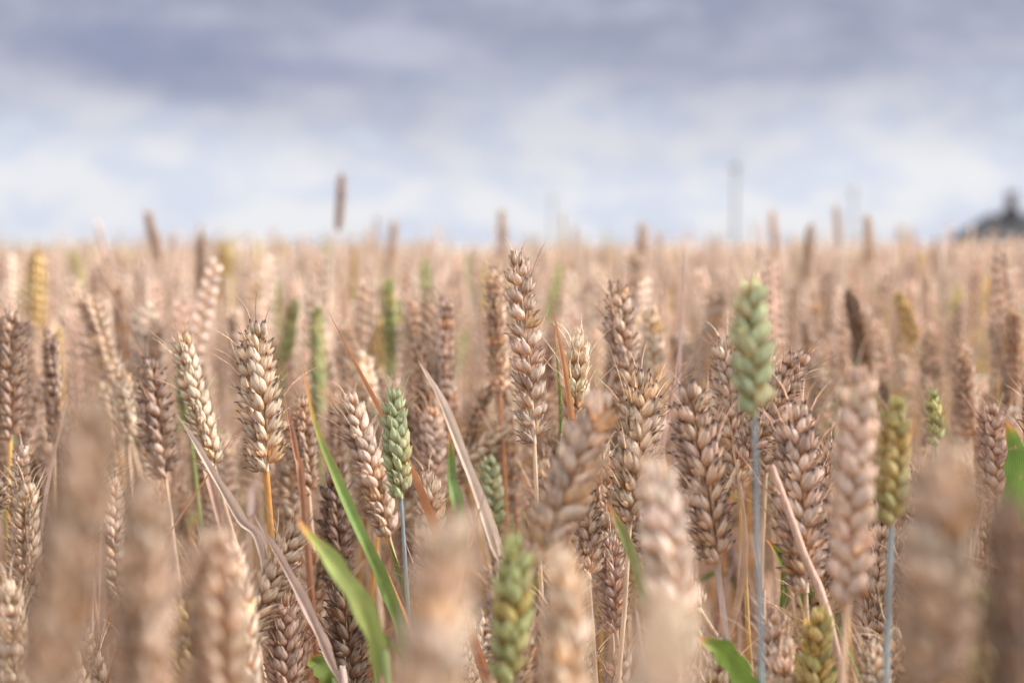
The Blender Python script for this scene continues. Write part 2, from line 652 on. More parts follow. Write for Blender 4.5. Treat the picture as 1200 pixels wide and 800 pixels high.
# ---------------------------------------------------------------- wheat plants, one by one
RIPE = (0.73, 0.585, 0.49)
PALE = (0.81, 0.69, 0.59)
TAN = (0.60, 0.455, 0.37)
BROWN = (0.37, 0.265, 0.21)
GOLD = (0.66, 0.50, 0.24)
GREEN = (0.42, 0.46, 0.21)
BLUEGREEN = (0.44, 0.50, 0.295)
YGREEN = (0.47, 0.45, 0.20)
KIND = {'ripe': RIPE, 'pale': PALE, 'tan': TAN, 'brown': BROWN, 'gold': GOLD, 'green': GREEN, 'bluegreen': BLUEGREEN, 'ygreen': YGREEN}
STEM = {'straw': (0.56, 0.40, 0.28), 'lilac': (0.52, 0.40, 0.35), 'orange': (0.62, 0.32, 0.10), 'blue': (0.22, 0.27, 0.29),
        'green': (0.26, 0.31, 0.12), 'gold': (0.60, 0.38, 0.14), 'rust': (0.48, 0.22, 0.11)}


def jit(c, s):
    k = random.uniform(1 - s, 1 + s)
    return tuple(min(0.9, max(0.01, v * k * random.uniform(1 - s * .14, 1 + s * .14))) for v in c)


def stem_path(B, down, G, ymid=None):
    """from ear base B along direction `down` to ground point G"""
    L = (B - G).length
    p1 = B + down * (L * 0.30)
    p2 = G + Vector((0, 0, L * 0.35)) + (B - G) * 0.06
    pts = []
    for i in range(13):
        t = i / 12
        pts.append(B * (1 - t) ** 3 + p1 * 3 * t * (1 - t) ** 2 + p2 * 3 * t * t * (1 - t) + G * t ** 3)
    return pts


PLANTS = []


def make_plant(T, B, d, kind='ripe', roll=0.0, n=None, scale=1.0, dark=0.8, awn=0.3, stem='straw', bend=0.0, shade=1.0,
               sheath=None, leaves=None, G=None, thick=0.0016, parts=True, tiltd=25):
    scale *= .89
    if leaves is None:
        leaves = 2 if .6 < d < .95 else 0
    ax0 = (T - B)
    L = ax0.length
    a = ax0.normalized()
    down = -a
    if G is None:
        gxx = B.x + down.x * 0.22 + random.uniform(-.02, .02)
        gyy = B.y + down.y * 0.15 + random.uniform(-.02, .02)
        G = Vector((gxx, gyy, float(ground_z(gxx, gyy))))
    root = link('wheat_plant', None, None, G)
    root.empty_display_size = 0.02
    # stem with leaf nodes
    sp = stem_path(B, down, G)
    tn = random.uniform(.16, .42)
    fine = sorted([i / 18 for i in range(19) if abs(i / 18 - tn) > .012] + [tn - .007, tn - .003, tn, tn + .003, tn + .007])
    cv = catmull(sp, 6)
    fp, rad = [], []
    for t in fine:
        k = min(len(cv) - 1.001, max(0, t * (len(cv) - 1)))
        q = cv[int(k)].lerp(cv[int(k) + 1], k - int(k))
        if 0 < t < 1:
            q = q + Vector((random.gauss(0, .0005), random.gauss(0, .0005), 0))
        fp.append(q)
        rad.append(thick * (0.62 + 0.5 * t ** 0.7) * (1.45 if abs(t - tn) < .004 else 1) * random.uniform(.96, 1.04))
    V, F = tube(fp, rad, 7)
    so = link('stem', mesh_np('stem', V - np.array(G), F, M_STRAW), root)
    so.color = (*jit(STEM[stem], .12), 1)
    # the ear: rachis, then a spikelet on alternate sides
    view = (CAM - B)
    view = (view - a * view.dot(a)).normalized()
    side = a.cross(view)
    q = Quaternion(a, roll)
    side, view = q @ side, q @ view
    bvec = side * (bend * L)

    def P(s):
        return B + a * (s * L) + bvec * (s * s)
    rp = [P(i / 6) for i in range(7)]
    V, F = tube(rp, [0.0013 * (1 - 0.6 * i / 6) * scale for i in range(7)], 6)
    ear = link('ear', mesh_np('ear', V - np.array(G), F, M_STRAW), root)
    ragged = .1 if dark < .15 else (.6 if dark < .7 else 1.0)
    if kind in ('green', 'bluegreen', 'ygreen'):
        ragged = .35
    base_c = jit(KIND[kind], .10)
    hue = random.random()
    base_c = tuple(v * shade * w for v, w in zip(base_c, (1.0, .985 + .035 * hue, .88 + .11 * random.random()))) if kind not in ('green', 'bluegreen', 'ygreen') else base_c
    ear.color = (*(v * 0.8 for v in base_c), 1)
    if n is None:
        n = max(11, int(round(L / ((0.0041 - .0007 * ragged) * scale))))
    for i in range(n):
        s = 0.01 + 0.90 * i / (n - 1)
        sgn = 1 if i % 2 else -1
        ad = (a + bvec * (2 * s / L)).normalized()
        size = scale * (0.70 + 0.34 * math.sin(math.pi * min(1, 0.16 + 0.80 * s)) + random.uniform(-.05, .05))
        if i == n - 1:
            out = (view * (1 if random.random() < .5 else -1))
            tilt = R(random.uniform(0, 8))
            me = random.choice(SPK_TIP)
        else:
            out = (side * sgn + view * random.uniform(-.16, .16)).normalized()
            tilt = R((tiltd + 9 * ragged + random.uniform(-7, 7)) * (1 - 0.35 * s))
            if random.random() < awn * (0.25 + 1.6 * s * s):
                me = random.choice(SPK_AWN)
            else:
                me = random.choice(SPK_RAG if random.random() < ragged else SPK)
        z = (ad * math.cos(tilt) + out * math.sin(tilt)).normalized()
        y = z.cross(out).normalized()
        x = y.cross(z)
        mat = Matrix((x, y, z)).transposed().to_4x4()
        loc = P(s) + out * (0.0005 * scale) - G
        o = bpy.data.objects.new('spikelet', me)
        COL.objects.link(o)
        o.parent = ear
        o.matrix_basis = Matrix.Translation(loc) @ mat @ Matrix.Scale(size, 4)
        cc = jit(base_c, .13)
        if random.random() < .16:
            cc = tuple(v * w for v, w in zip(cc, random.choice([(.78, .74, .74), (.98, .86, .68), (1.08, 1.10, 1.14)])))
        if kind in ('green', 'bluegreen', 'ygreen') and random.random() < .3:
            cc = tuple(v * w for v, w in zip(cc, (1.25, 1.1, 1.1)))
        o.color = (*cc, dark)
    # collar / sheath of the top leaf
    if sheath:
        k0, k1 = (1, 4)
        pp = sp[k0:k1 + 1]
        V, F = tube(pp, [thick * q for q in (0.95, 1.35, 1.5, 1.55)][:len(pp)], 7)
        sh = link('sheath', mesh_np('sheath', V - np.array(G), F, M_STRAW), root)
        sh.color = (*jit(STEM[sheath], .1), 1)
    pl = dict(root=root, T=T, B=B, G=G, d=d, stem=sp, kind=kind, L=L, dark=dark)
    for i in range(leaves):
        k = random.randint(2, 7)
        dry_leaf(pl, k)
    PLANTS.append(pl)
    return pl


def add_leaf(pl, pts, width, color, green=False, fold=0.4, twist=0.0, face=None, name='leaf', n=7):
    """pts from stem to point, world"""
    G = pl['G']
    path = catmull(pts, n)
    if face is None:
        mid = path[len(path) // 2]
        face = (CAM - mid).normalized()
    V, F, al, ac = ribbon(path, width, Vector(face), fold, twist)
    me = mesh_np('leaf', V - np.array(G), F, M_GREEN if green else M_DRY, {'along': al, 'across': ac})
    o = link(name, me, pl['root'])
    o.color = (*color, 1)
    return o


DRYC = [(0.46, 0.33, 0.28), (0.52, 0.37, 0.27), (0.42, 0.27, 0.19), (0.50, 0.24, 0.12), (0.40, 0.31, 0.29)]


def dry_leaf(pl, k):
    p = pl['stem'][k]
    an = random.uniform(0, 2 * math.pi)
    o = Vector((math.cos(an), math.sin(an) * .8, 0))
    ln = random.uniform(.10, .26)
    if random.random() < .55:     # hanging
        pts = [p, p + o * ln * .18 + Vector((0, 0, ln * .22)), p + o * ln * .42 + Vector((0, 0, ln * .05)), p + o * ln * .5 - Vector((0, 0, ln * .5))]
    else:                          # standing up beside the ear
        pts = [p, p + o * ln * .12 + Vector((0, 0, ln * .3)), p + o * ln * .25 + Vector((0, 0, ln * .65)), p + o * ln * random.uniform(.2, .6) + Vector((0, 0, ln * .95))]
    gr = random.random() < .13
    c = (0.13, 0.21, 0.05) if gr else random.choice(DRYC)
    add_leaf(pl, pts, random.uniform(.0018, .0048), jit(c, .15), gr, random.uniform(.3, .9), random.uniform(-2.5, 2.5),
             face=(random.uniform(-.5, .5), -1, .3), n=5)


HEROES = []


def hero(tip, base, d, label, anchor, dlean=0.0, **kw):
    T = at(tip[0], tip[1], d + dlean)
    B = at(base[0], base[1], d)
    pl = make_plant(T, B, d, **kw)
    pl['label'] = label
    pl['anchor'] = anchor
    pl['px'] = (tip, base)
    HEROES.append(pl)
    tag(pl['root'], label, 'wheat', 'wheat plants of the field')
    return pl


H = {}
# the sharp row, left to right
H['centre'] = hero((611, 292), (626, 520), .66, 'tallest sharp beige wheat ear in the middle, its tip touching the sky', 'the tallest sharp ear',
                   kind='pale', roll=R(14), n=21, scale=1.0, dark=.62, awn=.25, stem='straw', bend=-.03, tiltd=30)
H['centre_back'] = hero((579, 315), (586, 462), .86, 'slightly blurred tan ear with dark tips close left behind the tallest ear', 'the tallest ear\'s left neighbour',
                        kind='ripe', roll=R(60), dark=.9, stem='rust', sheath='rust')
H['two_right'] = hero((722, 334), (736, 476), .78, 'upright ear with grey tips standing right of the orange pointed leaf', 'the grey-tipped ear right of centre',
                      kind='ripe', roll=R(30), scale=1.15, dark=.8, awn=.6)
H['three_right'] = hero((762, 358), (773, 490), .92, 'soft pale ear close behind the grey-tipped ear right of centre', 'the soft pale ear right of centre', kind='pale', roll=R(-20), dark=.3)
H['back_right'] = hero((744, 296), (752, 375), 1.25, 'blurred pale ear showing its top above the ears right of centre', 'the blurred pale top right of centre', kind='ripe', dark=.5)
H['awned'] = hero((679, 398), (668, 545), .68, 'bristly cream ear with long white awns right of the orange leaf', 'the bristly cream ear',
                  kind='pale', roll=R(80), scale=1.1, dark=.35, awn=1.0)
H['front_mid'] = hero((751, 443), (738, 612), .64, 'sharp ear with split grey-edged husks and two long awns right of centre', 'the split-husked ear',
                      kind='ripe', roll=R(20), scale=1.28, dark=.95, awn=.7, bend=.02)
H['lean_front'] = hero((708, 462), (628, 662), .50, 'blurred plump ear in front leaning to the right below the tallest ear', 'the plump leaning ear',
                       kind='ripe', roll=R(8), scale=1.12, dark=.35, awn=0.1)
H['green_big'] = hero((878, 336), (884, 488), .48, 'largest green ear, on a blue-grey stem, standing right of centre', 'the large green ear',
                      kind='bluegreen', roll=R(8), scale=.98, dark=.10, awn=.0, stem='blue', thick=.0011, tiltd=24)
H['behind_green'] = hero((850, 398), (866, 572), .72, 'tan ear with rounded grains partly hidden behind the large green ear', 'the half-hidden tan ear',
                         kind='ripe', roll=R(-10), scale=1.15, dark=.85, awn=.3, stem='gold')
H['lean_right'] = hero((938, 418), (868, 540), .70, 'brown ear leaning steeply right out from behind the large green ear', 'the brown leaning ear',
                       kind='tan', roll=R(40), scale=1.1, dark=.9, awn=.7)
H['dark_row'] = hero((806, 455), (840, 660), .60, 'sharp dark-tipped ear with chevron husks left of the blue-grey stem', 'the middle chevron ear',
                     kind='tan', roll=R(16), scale=1.3, dark=1.0, awn=.35, stem='lilac', thick=.0022, sheath=None)
H['dark_row2'] = hero((930, 478), (944, 694), .60, 'sharp dark-tipped ear with chevron husks right of the blue-grey stem', 'the right chevron ear',
                      kind='ripe', roll=R(20), scale=1.34, dark=1.0, awn=.5, stem='straw')
H['dark_row3'] = hero((968, 520), (974, 690), .68, 'brown ear in the gap behind the right dark chevron ear', 'the half-hidden brown ear', kind='tan', roll=R(70), scale=1.15, dark=.9, awn=.4)
H['smooth_right'] = hero((1006, 432), (992, 712), .47, 'smooth softly blurred honey ear in front at right, shown whole with its stem', 'the smooth honey ear',
                         kind='ripe', roll=R(4), scale=1.05, dark=.05, awn=0.05, stem='straw', tiltd=24)
H['green_right'] = hero((1049, 470), (1044, 615), .50, 'blurred yellow-green ear right of the smooth honey ear', 'the yellow-green ear at right', kind='ygreen', roll=R(30), scale=.85, dark=.1, awn=.3, stem='blue')
H['right_front'] = hero((1108, 520), (1084, 930), .29, 'big blurred lilac-tan foreground ear near the right corner', 'the big blurred ear at right', kind='ripe', roll=R(25), scale=1.08, dark=.6, awn=.1)
H['right_edge'] = hero((1186, 585), (1200, 1000), .27, 'very blurred dark foreground ear cut by the right edge', 'the dark ear at the right edge', kind='brown', roll=R(40), scale=0.99, dark=.8, awn=.1)
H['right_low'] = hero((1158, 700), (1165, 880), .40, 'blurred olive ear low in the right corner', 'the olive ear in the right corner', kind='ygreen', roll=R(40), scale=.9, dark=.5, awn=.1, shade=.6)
H['yellow_lean'] = hero((1052, 345), (1074, 402), 1.15, 'small yellow ear leaning left on a thin green stem at right', 'the small yellow leaning ear', kind='gold', roll=R(10), scale=.9, dark=.0, awn=.5, stem='green')
H['green_tiny'] = hero((1092, 462), (1097, 522), .76, 'small bristly green ear behind the yellow-green ear at right', 'the small bristly green ear', kind='green', roll=R(50), scale=.72, n=9, dark=.1, awn=1.0, stem='green')
H['brown_right'] = hero((1129, 404), (1136, 512), .90, 'brown ear with beaded edge standing alone near the right edge', 'the brown beaded ear at right', kind='tan', roll=R(75), scale=1.0, dark=.7, awn=.5)
H['right_mid'] = hero((1160, 478), (1168, 585), .72, 'tan ear low beside the green blade at the right edge', 'the tan ear by the right blade', kind='tan', roll=R(15), scale=1.0, dark=.6)
H['right_far'] = hero((1188, 360), (1192, 455), .95, 'grey-brown ear hugging the right edge above the green blade', 'the grey-brown ear at the right edge', kind='tan', roll=R(60), dark=.8)
# left part
H['left_edge'] = hero((13, 368), (12, 516), .80, 'dark-tipped tan ear on a golden stem at the left edge', 'the ear at the left edge', kind='tan', roll=R(8), scale=1.15, dark=.8, awn=.2, stem='gold', thick=.002)
H['left_yellow'] = hero((43, 293), (45, 385), 1.30, 'blurred golden ear turning green at its foot near the left edge', 'the blurred golden ear at left', kind='gold', roll=R(20), scale=1.1, dark=.3)
H['left_lean'] = hero((103, 346), (134, 448), .98, 'blurred grey-flecked ear leaning left near the left edge', 'the left-leaning ear', kind='ripe', roll=R(30), scale=1.15, dark=.9, awn=.2)
H['left_curved'] = hero((207, 394), (252, 552), .72, 'curved cream ear with beaded grains bowing to the left', 'the curved cream ear', kind='pale', roll=R(40), scale=1.0, dark=.6, awn=.45, bend=.04)
H['left_chevron'] = hero((300, 384), (312, 552), .66, 'sharp grey-tipped chevron ear on an orange stem left of the green blade', 'the left chevron ear', kind='pale', roll=R(18), scale=1.22, dark=.95, awn=.25, stem='orange', thick=.0024)
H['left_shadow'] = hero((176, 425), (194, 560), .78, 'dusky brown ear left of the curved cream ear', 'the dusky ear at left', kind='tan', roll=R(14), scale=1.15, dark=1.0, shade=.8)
H['left_small'] = hero((142, 430), (150, 520), .86, 'slim cream ear between the left-leaning ear and the dusky ear', 'the slim cream ear at left', kind='pale', roll=R(60), dark=.5)
H['left_green'] = hero((213, 420), (224, 510), .84, 'thin green ear peeping out behind the curved cream ear', 'the thin green ear at left', kind='green', roll=R(40), scale=.75, dark=0.1, stem='green')
H['left_gold'] = hero((262, 283), (263, 352), 1.55, 'yellow-green blurred ear below the horizon left of the centre', 'the yellow-green ear near the horizon', kind='gold', roll=R(20), dark=.3)
H['left_back'] = hero((274, 368), (288, 460), 1.05, 'blurred tan ear just behind the sharp left chevron ear', 'the blurred tan ear at left', kind='ripe', dark=.4, roll=R(40))
H['green_far'] = hero((345, 352), (333, 424), 1.15, 'blurred light green ear above the tip of the green blade', 'the light green blurred ear', kind='green', roll=R(10), scale=.85, dark=0, stem='green')
H['green_far2'] = hero((455, 328), (458, 420), 1.15, 'blurred green ear upright left of the centre under the horizon', 'the upright blurred green ear', kind='green', roll=R(70), scale=.95, dark=.1, stem='green')
H['green_sharp'] = hero((460, 462), (470, 584), .63, 'sharp small green ear with pale bristles on a blue-grey stem left of centre', 'the sharp small green ear',
                        kind='bluegreen', roll=R(22), scale=.92, n=15, dark=.12, awn=.55, stem='blue', thick=.0014, tiltd=22)
H['left_of_green'] = hero((408, 462), (456, 630), .71, 'beaded tan ear leaning left just behind the sharp green ear', 'the beaded leaning ear', kind='ripe', roll=R(25), scale=1.05, dark=.35, awn=.6)
H['right_of_green'] = hero((505, 480), (512, 590), .80, 'tan ear with white bristles between the sharp green ear and the dry blade', 'the bristly tan ear', kind='ripe', roll=R(10), dark=.4, awn=.8)
H['under_dry'] = hero((504, 558), (506, 700), .68, 'pale ear low down under the fallen dry blade', 'the low pale ear', kind='pale', roll=R(12), scale=1.05, dark=.55, awn=.4)
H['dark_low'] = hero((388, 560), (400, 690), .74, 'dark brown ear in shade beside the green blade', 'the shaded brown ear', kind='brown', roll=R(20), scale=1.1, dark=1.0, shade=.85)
H['dark_low2'] = hero((402, 690), (412, 820), .66, 'dark weathered ear low down left of the large foreground blur', 'the dark weathered low ear', kind='brown', roll=R(10), scale=1.2, dark=1.0)
H['behind_l1'] = hero((352, 470), (362, 580), .76, 'grey-brown ear directly left of the green blade', 'the ear beside the green blade', kind='tan', roll=R(30), dark=.9)
H['green_low_back'] = hero((573, 540), (580, 620), .80, 'blurred pale green ear behind the dry blade below centre', 'the pale green ear below centre', kind='bluegreen', roll=R(10), scale=.9, dark=0, stem='green')
# foreground blurs
H['fg_left'] = hero((110, 464), (30, 960), .262, 'largest blurred foreground ear at left with an orange patch', 'the largest foreground blur at left', kind='tan', roll=R(20), scale=0.88, dark=.5, awn=0, stem='orange')
H['fg_left2'] = hero((174, 562), (160, 980), .305, 'blurred lilac-grey foreground ear second from the left corner', 'the lilac-grey foreground ear', kind='ripe', roll=R(50), scale=0.99, dark=.9, awn=.1)
H['fg_left3'] = hero((248, 622), (264, 960), .375, 'blurred foreground ear with brown shadows below the grey dry blade', 'the foreground ear under the grey blade', kind='tan', roll=R(30), scale=1.15, dark=.7, awn=.1)
H['fg_left4'] = hero((268, 640), (292, 820), .52, 'half-sharp cream ear just right of the brown-shadowed foreground ear', 'the half-sharp cream ear low at left', kind='pale', roll=R(60), scale=1.0, dark=.4, awn=.3)
H['fg_mid'] = hero((532, 604), (462, 1040), .26, 'huge pale foreground blur at the bottom left of the centre', 'the huge pale foreground blur', kind='pale', roll=R(45), scale=0.95, dark=.4, awn=0)
H['green_low'] = hero((604, 634), (594, 800), .47, 'soft green ear low in the middle of the bottom edge', 'the soft green ear at the bottom', kind='green', roll=R(35), scale=.95, dark=.15, awn=.1, stem='green')
H['fg_right_mid'] = hero((665, 650), (660, 940), .38, 'blurred cream ear right of the soft green ear at the bottom', 'the cream ear at the bottom', kind='pale', roll=R(30), scale=1.02, dark=.4, awn=.1)
H['fg_right_mid2'] = hero((768, 546), (798, 790), .42, 'blurred ear leaning left in front of the dark chevron ear', 'the blurred ear before the chevron ear', kind='pale', roll=R(30), scale=1.1, dark=.45, awn=.1)
H['fg_haze'] = hero((778, 690), (758, 1250), .21, 'faintest foreground blur at the bottom right of the centre', 'the faintest foreground blur', kind='pale', roll=R(0), scale=0.85, dark=.2, awn=0)
H['low_sharp'] = hero((716, 634), (722, 740), .66, 'small sharp ear low between two foreground blurs', 'the small sharp low ear', kind='ripe', roll=R(12), scale=.95, dark=.7, awn=.2)
H['low_sharp2'] = hero((682, 575), (690, 680), .64, 'slim sharp ear with grey hulls beside the plump leaning ear', 'the slim grey-hulled ear', kind='ripe', roll=R(35), scale=1.0, dark=.95, awn=.4)
H['glow'] = hero((704, 520), (712, 640), .70, 'sunlit papery ear glowing orange behind the plump leaning ear', 'the glowing papery ear', kind='pale', roll=R(85), scale=1.2, dark=.3, awn=.6)
H['tall_far'] = hero((401, 203), (397, 270), 1.95, 'lone wheat ear standing high above the horizon against the sky', 'the lone ear against the sky', kind='tan', roll=R(60), scale=.9, dark=.8)
H['bent_far'] = hero((172, 247), (187, 305), 1.9, 'blurred ear tilting left above the horizon at left', 'the tilted ear on the left horizon', kind='tan', roll=R(50), scale=.9, dark=.7)
H['far_mid'] = hero((588, 246), (590, 300), 2.1, 'blurred ear on the horizon right behind the tip of the tallest ear', 'the horizon ear behind the tallest', kind='ripe', roll=R(30), scale=.9, dark=.6)
H['far_r1'] = hero((1017, 252), (1018, 310), 2.0, 'thick blurred brown ear on the horizon right of the far pair of turbines', 'the thick horizon ear at right', kind='ripe', roll=R(30), scale=.95, dark=.5)
H['far_r2'] = hero((905, 246), (909, 300), 2.4, 'blurred grey ear on the horizon between two turbines', 'the grey horizon ear', kind='ripe', roll=R(70), scale=.95, dark=.5)
H['far_r3'] = hero((980, 240), (984, 292), 2.5, 'thin blurred ear on the horizon left of the right turbine', 'the thin horizon ear', kind='ripe', roll=R(40), scale=.8, dark=.5)
H['far_l2'] = hero((236, 276), (238, 350), 1.5, 'dark-topped blurred ear on the left horizon', 'the dark-topped horizon ear', kind='tan', roll=R(40), scale=.95, dark=1.0)
H['far_r4'] = hero((950, 262), (944, 330), 1.9, 'blurred brown ear poking up right of the large green ear', 'the brown horizon ear', kind='tan', roll=R(40), scale=.95, dark=.6)
H['far_m2'] = hero((752, 262), (754, 320), 2.0, 'blurred ear rising above the horizon right of the tallest ear', 'the horizon ear right of centre', kind='ripe', roll=R(40), scale=.95, dark=.6)
H['far_m3'] = hero((462, 258), (458, 315), 2.1, 'blurred tan ear at the horizon right of the lone ear', 'the lone ear\'s neighbour', kind='ripe', roll=R(40), scale=.95, dark=.6)


def tiller(top, d, label, pts_px, color, thick=.0016):
    """a stem without a visible ear; pts_px from its top down"""
    P = [at(x, y, d) for x, y in pts_px]
    last = P[-1]
    dirn = (P[-1] - P[-2]).normalized()
    gxx, gyy = last.x + dirn.x * .18, last.y + .02
    G = Vector((gxx, gyy, 0))
    pts = catmull(P + [last + dirn * .15 + Vector((0, 0, -.1)), Vector((gxx, gyy, .25)), G], 4)
    root = link('wheat_stalk', None, None, G)
    root.empty_display_size = .02
    n = len(pts)
    V, F = tube(pts, [thick * (0.75 + .4 * i / n) for i in range(n)], 7)
    so = link('stem', mesh_np('stem', V - np.array(G), F, M_STRAW), root)
    so.color = (*color, 1)
    tag(root, label, 'wheat', 'earless wheat stalks')
    return dict(root=root, G=G, stem=pts, d=d)


LEAFG = (0.20, 0.29, 0.09)
p = H['left_of_green']
add_leaf(p, [p['stem'][6], at(486, 800, .65), at(474, 755, .64), at(460, 712, .635), at(447, 682, .63), at(425, 632, .62), at(397, 566, .62), at(372, 500, .62), at(357, 428, .62)], .0058, LEAFG, True, .45, .5)
t = tiller(None, .50, 'short stalk carrying a broad green blade with an orange tip', [(452, 790), (456, 830)], STEM['green'])
add_leaf(t, [t['stem'][0], at(438, 742, .5), at(410, 695, .5), at(378, 645, .5), at(349, 603, .5)], .0074, (0.24, 0.29, 0.09), True, .5, .6)
t = tiller(None, .55, 'low stalk with a bright green blade at the bottom right of centre', [(893, 812), (898, 840)], STEM['green'])
add_leaf(t, [t['stem'][0], at(868, 788, .55), at(842, 762, .55), at(818, 742, .55)], .009, (0.17, 0.26, 0.05), True, .3, .2)
p = H['dark_row2']
add_leaf(p, [p['stem'][3], at(972, 770, .64), at(948, 708, .63), at(915, 655, .62), at(898, 628, .62)], .0062, (0.12, 0.19, 0.05), True, .5, .4)
p = H['left_chevron']
add_leaf(p, [p['stem'][2], at(309, 652, .645), at(280, 605, .64), at(240, 540, .63), at(203, 483, .63)], .0042, (0.56, 0.44, 0.37), False, 1.2, .5)
t = tiller(None, .60, 'stalk with a long lilac dry blade slanting down beside the green blade', [(402, 800), (408, 840)], STEM['lilac'])
add_leaf(t, [t['stem'][0], at(372, 742, .6), at(335, 670, .6), at(298, 600, .6)], .0042, (0.48, 0.36, 0.31), False, 1.2, .6)
p = H['centre']
add_leaf(p, [p['stem'][4], at(608, 720, .62), at(580, 640, .60), at(545, 545, .60), at(512, 462, .60), at(491, 420, .60)], .0045, (0.62, 0.50, 0.41), False, 1.0, .5)
t = tiller(None, .585, 'bare pinkish straw stalk slanting across the right dark chevron ear', [(903, 545), (940, 645), (988, 800)], (0.50, 0.34, 0.27), .0021)
p = H['awned']
add_leaf(p, [p['stem'][3], at(672, 545, .66), at(668, 490, .655), at(660, 425, .655), at(650, 368, .655)], .0030, (0.56, 0.28, 0.14), False, 1.0, .3)
t = tiller(None, .62, 'stalk with a green blade at the right edge', [(1196, 640), (1199, 720)], STEM['green'])
add_leaf(t, [t['stem'][0], at(1192, 575, .62), at(1187, 530, .62), at(1180, 490, .62)], .0095, (0.14, 0.23, 0.05), True, .3, .2)
t = tiller(None, .60, 'small green blade with an orange rim at the bottom below the chevron ear', [(962, 812), (966, 850)], STEM['green'])
add_leaf(t, [t['stem'][0], at(950, 795, .6), at(938, 782, .6), at(926, 769, .6)], .0085, (0.15, 0.19, 0.05), True, .4, .2)
t = tiller(None, .62, 'small stalk with a short green blade in the lower left', [(392, 815), (394, 850)], STEM['green'])
add_leaf(t, [t['stem'][0], at(382, 792, .62), at(373, 776, .62), at(366, 764, .62)], .010, (0.15, 0.21, 0.05), True, .4, .2)
p = H['low_sharp']
add_leaf(p, [p['stem'][4], at(764, 790, .62), at(764, 735, .60), at(755, 690, .58), at(738, 645, .57), at(722, 612, .57), at(712, 590, .57)], .0048, (0.24, 0.26, 0.10), True, .4, .2)
p = H['behind_l1']
add_leaf(p, [p['stem'][3], at(356, 600, .72), at(346, 530, .72), at(335, 462, .72)], .0035, (0.46, 0.24, 0.15), False, 1.0, .3)
p = H['left_curved']
add_leaf(p, [p['stem'][3], at(246, 560, .74), at(232, 500, .75), at(216, 430, .75)], .0048, (0.48, 0.32, 0.25), False, 1.0, .3)
p = H['right_of_green']
add_leaf(p, [p['stem'][2], at(540, 625, .74), at(530, 560, .74), at(524, 505, .74)], .006, (0.15, 0.24, 0.08), True, .5, .3)
p = H['two_right']
add_leaf(p, [p['stem'][3], at(772, 560, .70), at(783, 480, .70), at(797, 405, .70)], .003, (0.50, 0.33, 0.27), False, 1.2, .3)

# ---------------------------------------------------------------- the rest of the near plants
NEAR = 300
rects = []
for h in HEROES:
    (tx, ty), (bx, by) = h['px']
    w = 0.008 * FPX / h['d']
    rects.append((min(tx, bx) - w, ty, max(tx, bx) + w, by, h['d']))
spots = [(h['G'].x, h['G'].y) for h in HEROES]


def blocks_hero(tx, ty, bx, by, d):
    w = 0.0085 * FPX / d
    x0, x1, y0, y1 = min(tx, bx) - w, max(tx, bx) + w, ty - 10, by
    for r in rects:
        if d < r[4] + 0.035:
            ox = min(x1, r[2]) - max(x0, r[0])
            oy = min(y1, r[3]) - max(y0, r[1])
            if ox > 0 and oy > 0 and ox * oy > 0.14 * (r[2] - r[0]) * (r[3] - r[1]):
                return True
    return False


FILL = []
tries = 0
while len(PLANTS) < NEAR and tries < 20000:
    tries += 1
    d = math.sqrt(random.uniform(.52 ** 2, 1.16 ** 2))
    x = random.uniform(-.39, .39) * d
    h = random.gauss(-.075, .032)
    if d > .95:
        h = random.gauss(-.065, .03)
    if random.random() < .38:
        h = random.uniform(-.21, -.09)
    if d < .63:
        h = random.gauss(-.145, .03)
    h = min(h, -.03)
    L = random.uniform(.062, .092)
    T = Vector((x, d, CAM.z + h))
    an = random.uniform(0, 2 * math.pi)
    lean = abs(random.gauss(0, .2)) if random.random() > .08 else random.uniform(.5, 1.1)
    a = Vector((math.cos(an) * lean, math.sin(an) * lean, 1)).normalized()
    B = T - a * L
    tx, ty, dd = proj(T)
    bx, by, _ = proj(B)
    if ty > 800 or tx < -25 or tx > 1225:
        continue
    if blocks_hero(tx, ty, bx, by, dd):
        continue
    if any((p_['T'] - T).length < .013 or ((p_['T'] + p_['B']) * .5 - (T + B) * .5).length < .012 for p_ in PLANTS):
        continue
    kind = random.choices(['ripe', 'pale', 'tan', 'brown', 'gold', 'green', 'ygreen'], [40, 26, 26, 2.5, 5, 1, .8])[0]
    grn = kind in ('green', 'ygreen')
    pl = make_plant(T, B, dd, kind=kind, roll=random.uniform(-1.6, 1.6), scale=random.uniform(.82, 1.1), dark=(.1 if grn else random.uniform(.3, 1)),
                    awn=random.choice([.25, .6, 1.0]), stem=('green' if grn else random.choices(['straw', 'lilac', 'orange', 'gold', 'rust'], [5, 4, 2, 2, 1])[0]),
                    bend=random.uniform(-.06, .06), sheath=random.choice([None, None, 'lilac', 'rust', 'straw']), leaves=random.choice([2, 3, 4, 5]))
    pl['px'] = ((tx, ty), (bx, by))
    FILL.append(pl)

